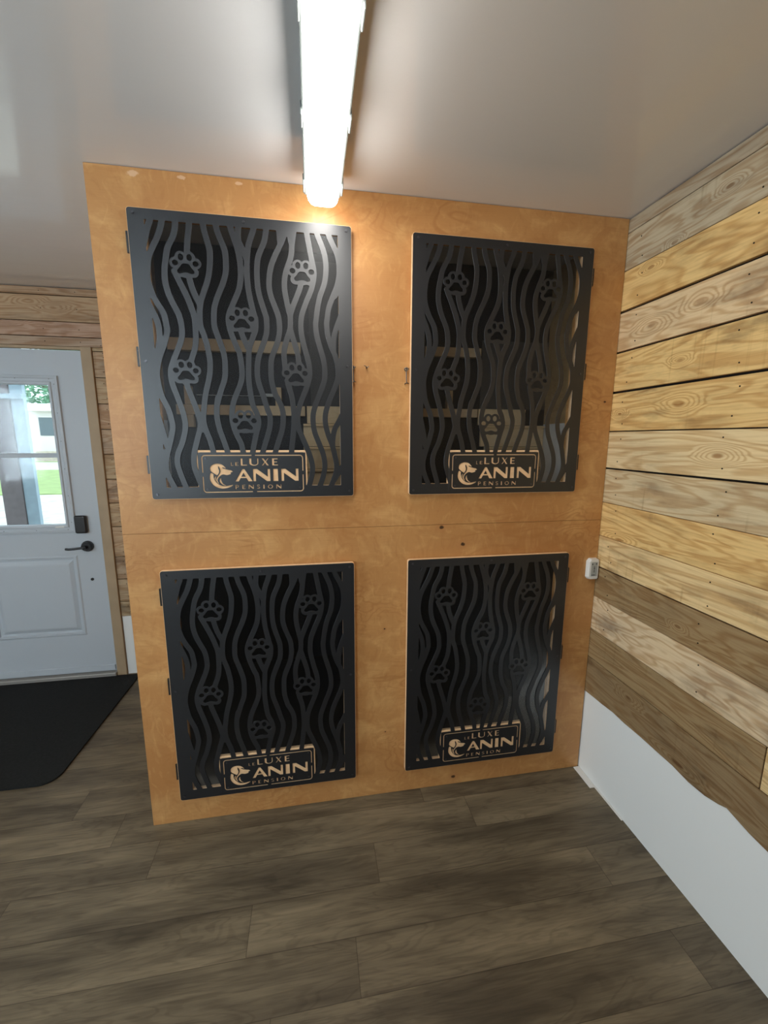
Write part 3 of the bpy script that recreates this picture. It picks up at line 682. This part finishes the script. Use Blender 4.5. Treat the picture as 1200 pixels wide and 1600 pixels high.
fr_me = frame_me(); fr_me.materials.append(MT['edge'])
def scr_me():
    bm = bmesh.new(); cyl(bm, (0,-.0015,0), (0,1,0), .0046, .003, 16, r2=.0046)
    bmesh.ops.bevel(bm, geom=bm.edges[:], offset=.001, segments=2, affect='EDGES')
    return fin(bm, 'screw')
s_me = scr_me(); s_me.materials.append(MT['screw'])
small = bmesh.new(); cyl(small, (0,-.0008,0), (0,1,0), .0034, .0016, 12); ss_me = fin(small, 'plate_screw'); ss_me.materials.append(MT['screw'])
bm = bmesh.new(); abox(bm, -.0095, -.0018, -.016, -.006, -.030, .030); cyl(bm, (-.0075, -.0085, 0), (0,0,1), .0045, .062, 14)
for zz in (-.021, .021): cyl(bm, (-.0055, -.0165, zz), (0,1,0), .0020, .0012, 10)
h_me = fin(bm, 'hinge'); h_me.materials.append(MT['hw'])
bm = bmesh.new()
tube(bm, [(0,.006,.026),(0,-.012,.026),(.006,-.014,.026)], .0022); 
tube(bm, [(-.004,-.012,.026)]+[(-.004+.006*math.sin(t), -.013, .024+.006*math.cos(t)) for t in np.linspace(0, 6.0, 12)]+[(-.003,-.013,.016),(-.002,-.013,-.018),(.001,-.013,-.024),(.007,-.012,-.025)], .0019)
tube(bm, [(-.004,.006,-.026),(-.006,-.010,-.026),(-.004,-.015,-.024),(.002,-.015,-.024)], .0022)
k_me = fin(bm, 'hook_latch', smooth=True); k_me.materials.append(MT['steel'])
def mesh_child(name, me, parent, loc=(0,0,0), mat=None, rot=None, scale=None):
    o = bpy.data.objects.new(name, me); COL.objects.link(o); o.parent = parent; o.location = loc
    if mat and not me.materials: me.materials.append(MT[mat])
    if rot: o.rotation_euler = rot
    if scale: o.scale = scale
    return o
def kennel_door(x, z, s, hinge_right):
    d = mesh_child('kennel_door', fr_me, K, (x, -.0003, z)); d.scale = (1, 1, s)
    mesh_child('lattice_panel', lat_me, d, mat='metal'); mesh_child('logo_plate', logo_me, d, mat='metal')
    box('backing_board', .150, .524, -.0194, -.0055, .0405, .167, 'edge', d, .001, 1)
    for u, v in ((673,893),(345,893),(18,893),(18,455),(673,460),(16,16),(676,18)): mesh_child('screw', s_me, d, (u/1000, -.0208, v/1000))
    for u, v in ((180,139),(497,141),(497,33),(180,31)): mesh_child('plate_screw', ss_me, d, (u/1000, -.0212, v/1000))
    for v in (.118, .470, .812):
        mesh_child('hinge', h_me, d, (.690 if hinge_right else 0, 0, v), scale=(-1, 1, 1) if hinge_right else None)
    mesh_child('clear_pane', pane_me, d, mat='pane')
    return d
kennel_door(XD[0], ZU, SU, False); kennel_door(XD[1], ZU, SU, True)
kennel_door(XD[0], ZLW, SL, False); kennel_door(XD[1], ZLW, SL, True)
mesh_child('hook_latch', k_me, K, (.813, -.001, 1.745)); mesh_child('hook_latch', k_me, K, (1.006, -.001, 1.745))
bm = bmesh.new(); tube(bm, [(.858,.004,1.771),(.858,-.012,1.773),(.853,-.018,1.775),(.848,-.018,1.776)], .0016); tube(bm, [(.860,.004,1.770),(.861,-.012,1.772),(.866,-.016,1.774)], .0013)
mk('hook_screw', fin(bm, 'hook_screw'), 'steel', K)

# ================================================================== CEILING LIGHT
L = empty('ceiling_light', (.712, -.68, H))
tag(L, 'long white batten light glowing on the ceiling above the plywood kennels', 'ceiling light')
x0, x1, y0, y1 = -.057, .057, -.62, .615
bm = bmesh.new()
prof = [(-.040,0), (.040,0), (.0575,-.052), (.0575,-.064), (-.0575,-.064), (-.0575,-.052)]
A = [bm.verts.new((px, y0, pz)) for px, pz in prof]; B = [bm.verts.new((px, y1, pz)) for px, pz in prof]
for k in range(6): bm.faces.new((A[k], A[(k+1) % 6], B[(k+1) % 6], B[k]))
bm.faces.new(A); bm.faces.new(B)
mk('housing', fin(bm, 'housing', .004, 2), 'house', L)
bm = bmesh.new(); prev = None
for ins, zz in ((0, -.0645), (.001, -.078), (.004, -.088), (.010, -.0955), (.018, -.099), (.026, -.1005)):
    rr_ = max(.030-ins, .004); lx, ly, hx, hy = -.049+ins, y0+.006+ins, .049-ins, y1+.004-ins; loop = []
    for cx, cy, a0 in ((hx-rr_, hy-rr_, 0), (lx+rr_, hy-rr_, 90), (lx+rr_, ly+rr_, 180), (hx-rr_, ly+rr_, 270)):
        for k in range(7):
            t = math.radians(a0+15*k); loop.append(bm.verts.new((cx+rr_*math.cos(t), cy+rr_*math.sin(t), zz)))
    if prev:
        for k in range(len(loop)): bm.faces.new((prev[k], prev[(k+1) % len(loop)], loop[(k+1) % len(loop)], loop[k]))
    prev = loop
bm.faces.new(prev)
mk('diffuser', fin(bm, 'diffuser', smooth=True), 'lens', L)
for yy in (.560, .285, .02, -.27, -.56):
    for s in (-1, 1):
        xa, xb = sorted((s*.0560, s*.0605)); box('clip', xa, xb, yy-.022, yy+.022, -.075, -.045, 'house', L, .0015)

# ================================================================== SMALL THINGS
S_ = empty('wireless_sensor', (1.83, 0, .93))
tag(S_, 'small white plastic sensor box stuck at the corner where plywood meets the plank wall', 'sensor')
bm = bmesh.new(); pr = [(-.024,.010),(-.016,0),(.021,0),(.025,.006),(.025,.086),(.021,.092),(-.014,.092),(-.024,.080)]
A = [bm.verts.new((px, 0, pz)) for px, pz in pr]; B = [bm.verts.new((px*.88+.001, -.021, pz*.94+.003)) for px, pz in pr]
for k in range(8): bm.faces.new((A[k], A[(k+1) % 8], B[(k+1) % 8], B[k]))
bm.faces.new(A); bm.faces.new(B); mk('housing', fin(bm, 'housing', .0012, 2), 'abs', S_)
lb = box('label', -.012, .017, -.0216, -.0210, .016, .078, 'label', S_)
bm = bmesh.new()
for k, (a, b_) in enumerate(((0,.003),(.007,.003),(.014,.004),(.021,.003))): abox(bm, .000, .006, -.0218, -.0216, .034+a, .034+a+b_)
abox(bm, -.009, -.005, -.0218, -.0216, .066, .072); abox(bm, .009, .013, -.0218, -.0216, .067, .073); abox(bm, -.008, .008, -.0218, -.0216, .020, .0225)
mk('print_marks', fin(bm, 'print_marks'), 'gap', S_)

bm = bmesh.new(); a = .06
pts = [(-.478, 1.172), (-1.75, 1.172), (-1.75, .286)]+[(-.505-.07+.07*math.sin(t), .286+.07-.07*math.cos(t)) for t in np.linspace(0, math.pi/2, 7)]
lo = [bm.verts.new((x, y, 0.0005)) for x, y in pts]; hi = [bm.verts.new((x, y, .009)) for x, y in pts]
bm.faces.new(lo); bm.faces.new(hi)
for k in range(len(pts)): bm.faces.new((lo[k], lo[(k+1) % len(pts)], hi[(k+1) % len(pts)], hi[k]))
tag(mk('door_mat', fin(bm, 'door_mat', .0015, 2), 'mat'), 'large black rubber mat lying on the floor in front of the white entry door', 'mat')

# ================================================================== OUTSIDE THE DOOR
gz = -.30
struct(box('ground', -70, 12, D+.06, 90, gz-.1, gz, 'gravel'))
tag(box('lawn_strip', -40, 8, 13.5, 25, gz, gz+.03, 'grass'), 'strip of green lawn seen through the door window', 'grass', kind='stuff')
tag(box('lawn_strip', -60, 8, 34, 34.8, gz, gz+.03, 'grass'), 'far narrow band of lawn beyond the gravel drive', 'grass', kind='stuff')
P_ = empty('porch_post', (-1.75, 2.4, gz)); tag(P_, 'weathered timber porch post standing outside the door window', 'post')
box('post_core', -.16, -.008, 0, .14, 0, 2.75, 'post', P_, .004); box('facing_board', -.004, .092, .01, .05, 0, 2.75, 'postb', P_, .003)
box('cross_rail', -.95, .10, -.03, -.002, 2.13, 2.17, 'postb', P_, .003)
Sh = empty('shed', (-20.2, 37, gz)); Sh.scale = (1.6, 1.6, 1.6); tag(Sh, 'white garden shed with a dark window, seen through the door glass', 'shed')
bm = bmesh.new(); abox(bm, -2.2, 2.4, 0, 2.5, 0, 2.5); mk('wall', fin(bm, 'wall'), 'shed', Sh)
bm = bmesh.new(); v = [bm.verts.new(p) for p in ((-2.4,-.3,2.45),(2.6,-.3,2.45),(2.6,2.8,2.95),(-2.4,2.8,2.95),(-2.4,-.3,2.53),(2.6,-.3,2.53),(2.6,2.8,3.03),(-2.4,2.8,3.03))]
for q in ((0,3,2,1),(4,5,6,7),(0,1,5,4),(1,2,6,5),(2,3,7,6),(3,0,4,7)): bm.faces.new([v[i] for i in q])
mk('roof', fin(bm, 'roof'), 'trimw', Sh)
wn = box('shed_window', -.5, 1.0, -.03, .0, 1.25, 2.15, 'shedw', Sh); box('window_rim', -.56, 1.06, -.05, -.031, 2.15, 2.22, 'shed', Sh)
rnd = random.Random(3)
for k in range(9):
    lv, rw = k % 5, k//5; z_ = gz+.16*lv
    o = box('timber_board', -21.8+rnd.uniform(-.4,.4), -18.9+rnd.uniform(-.4,.4), 35.2+.55*rw, 35.7+.55*rw, z_, z_+.155, 'logs', bevel=.01)
    tag(o, 'weathered board in the lumber stack before the white shed', 'board', 'boards of the lumber stack outside')
T_ = empty('tree', (-22.5, 48, gz)); T_.scale = (3.2, 2.2, 1.8); tag(T_, 'leafy green tree rising behind the white shed', 'tree')
bm = bmesh.new(); cyl(bm, (0,0,1.6), (0,0,1), .22, 3.2, 12, r2=.13)
tube(bm, [(0,0,2.6),(.7,.2,3.6),(1.3,.2,4.6)], .08); tube(bm, [(0,0,2.4),(-.8,-.1,3.5),(-1.5,0,4.3)], .08); mk('trunk', fin(bm, 'trunk'), 'bark', T_)
bm = bmesh.new()
for k in range(7000):
    c = rnd.choice([(0,0,4.8,2.0),(1.6,.2,4.2,1.5),(-1.7,0,4.0,1.5),(.4,.1,6.2,1.6),(2.6,0,3.2,1.1),(-2.7,0,3.0,1.1)])
    d = Vector((rnd.gauss(0,1), rnd.gauss(0,1), rnd.gauss(0,1))).normalized()*c[3]*rnd.uniform(.55,1.05)
    p = Vector(c[:3])+d; e = Euler((rnd.uniform(0,6), rnd.uniform(0,6), 0)).to_matrix()
    q = [bm.verts.new(p+e @ Vector(w)) for w in ((-.10,0,0),(0,.05,.02),(.12,0,0),(0,-.05,.02))]; bm.faces.new(q)
mk('crown', fin(bm, 'crown'), 'leaf', T_)
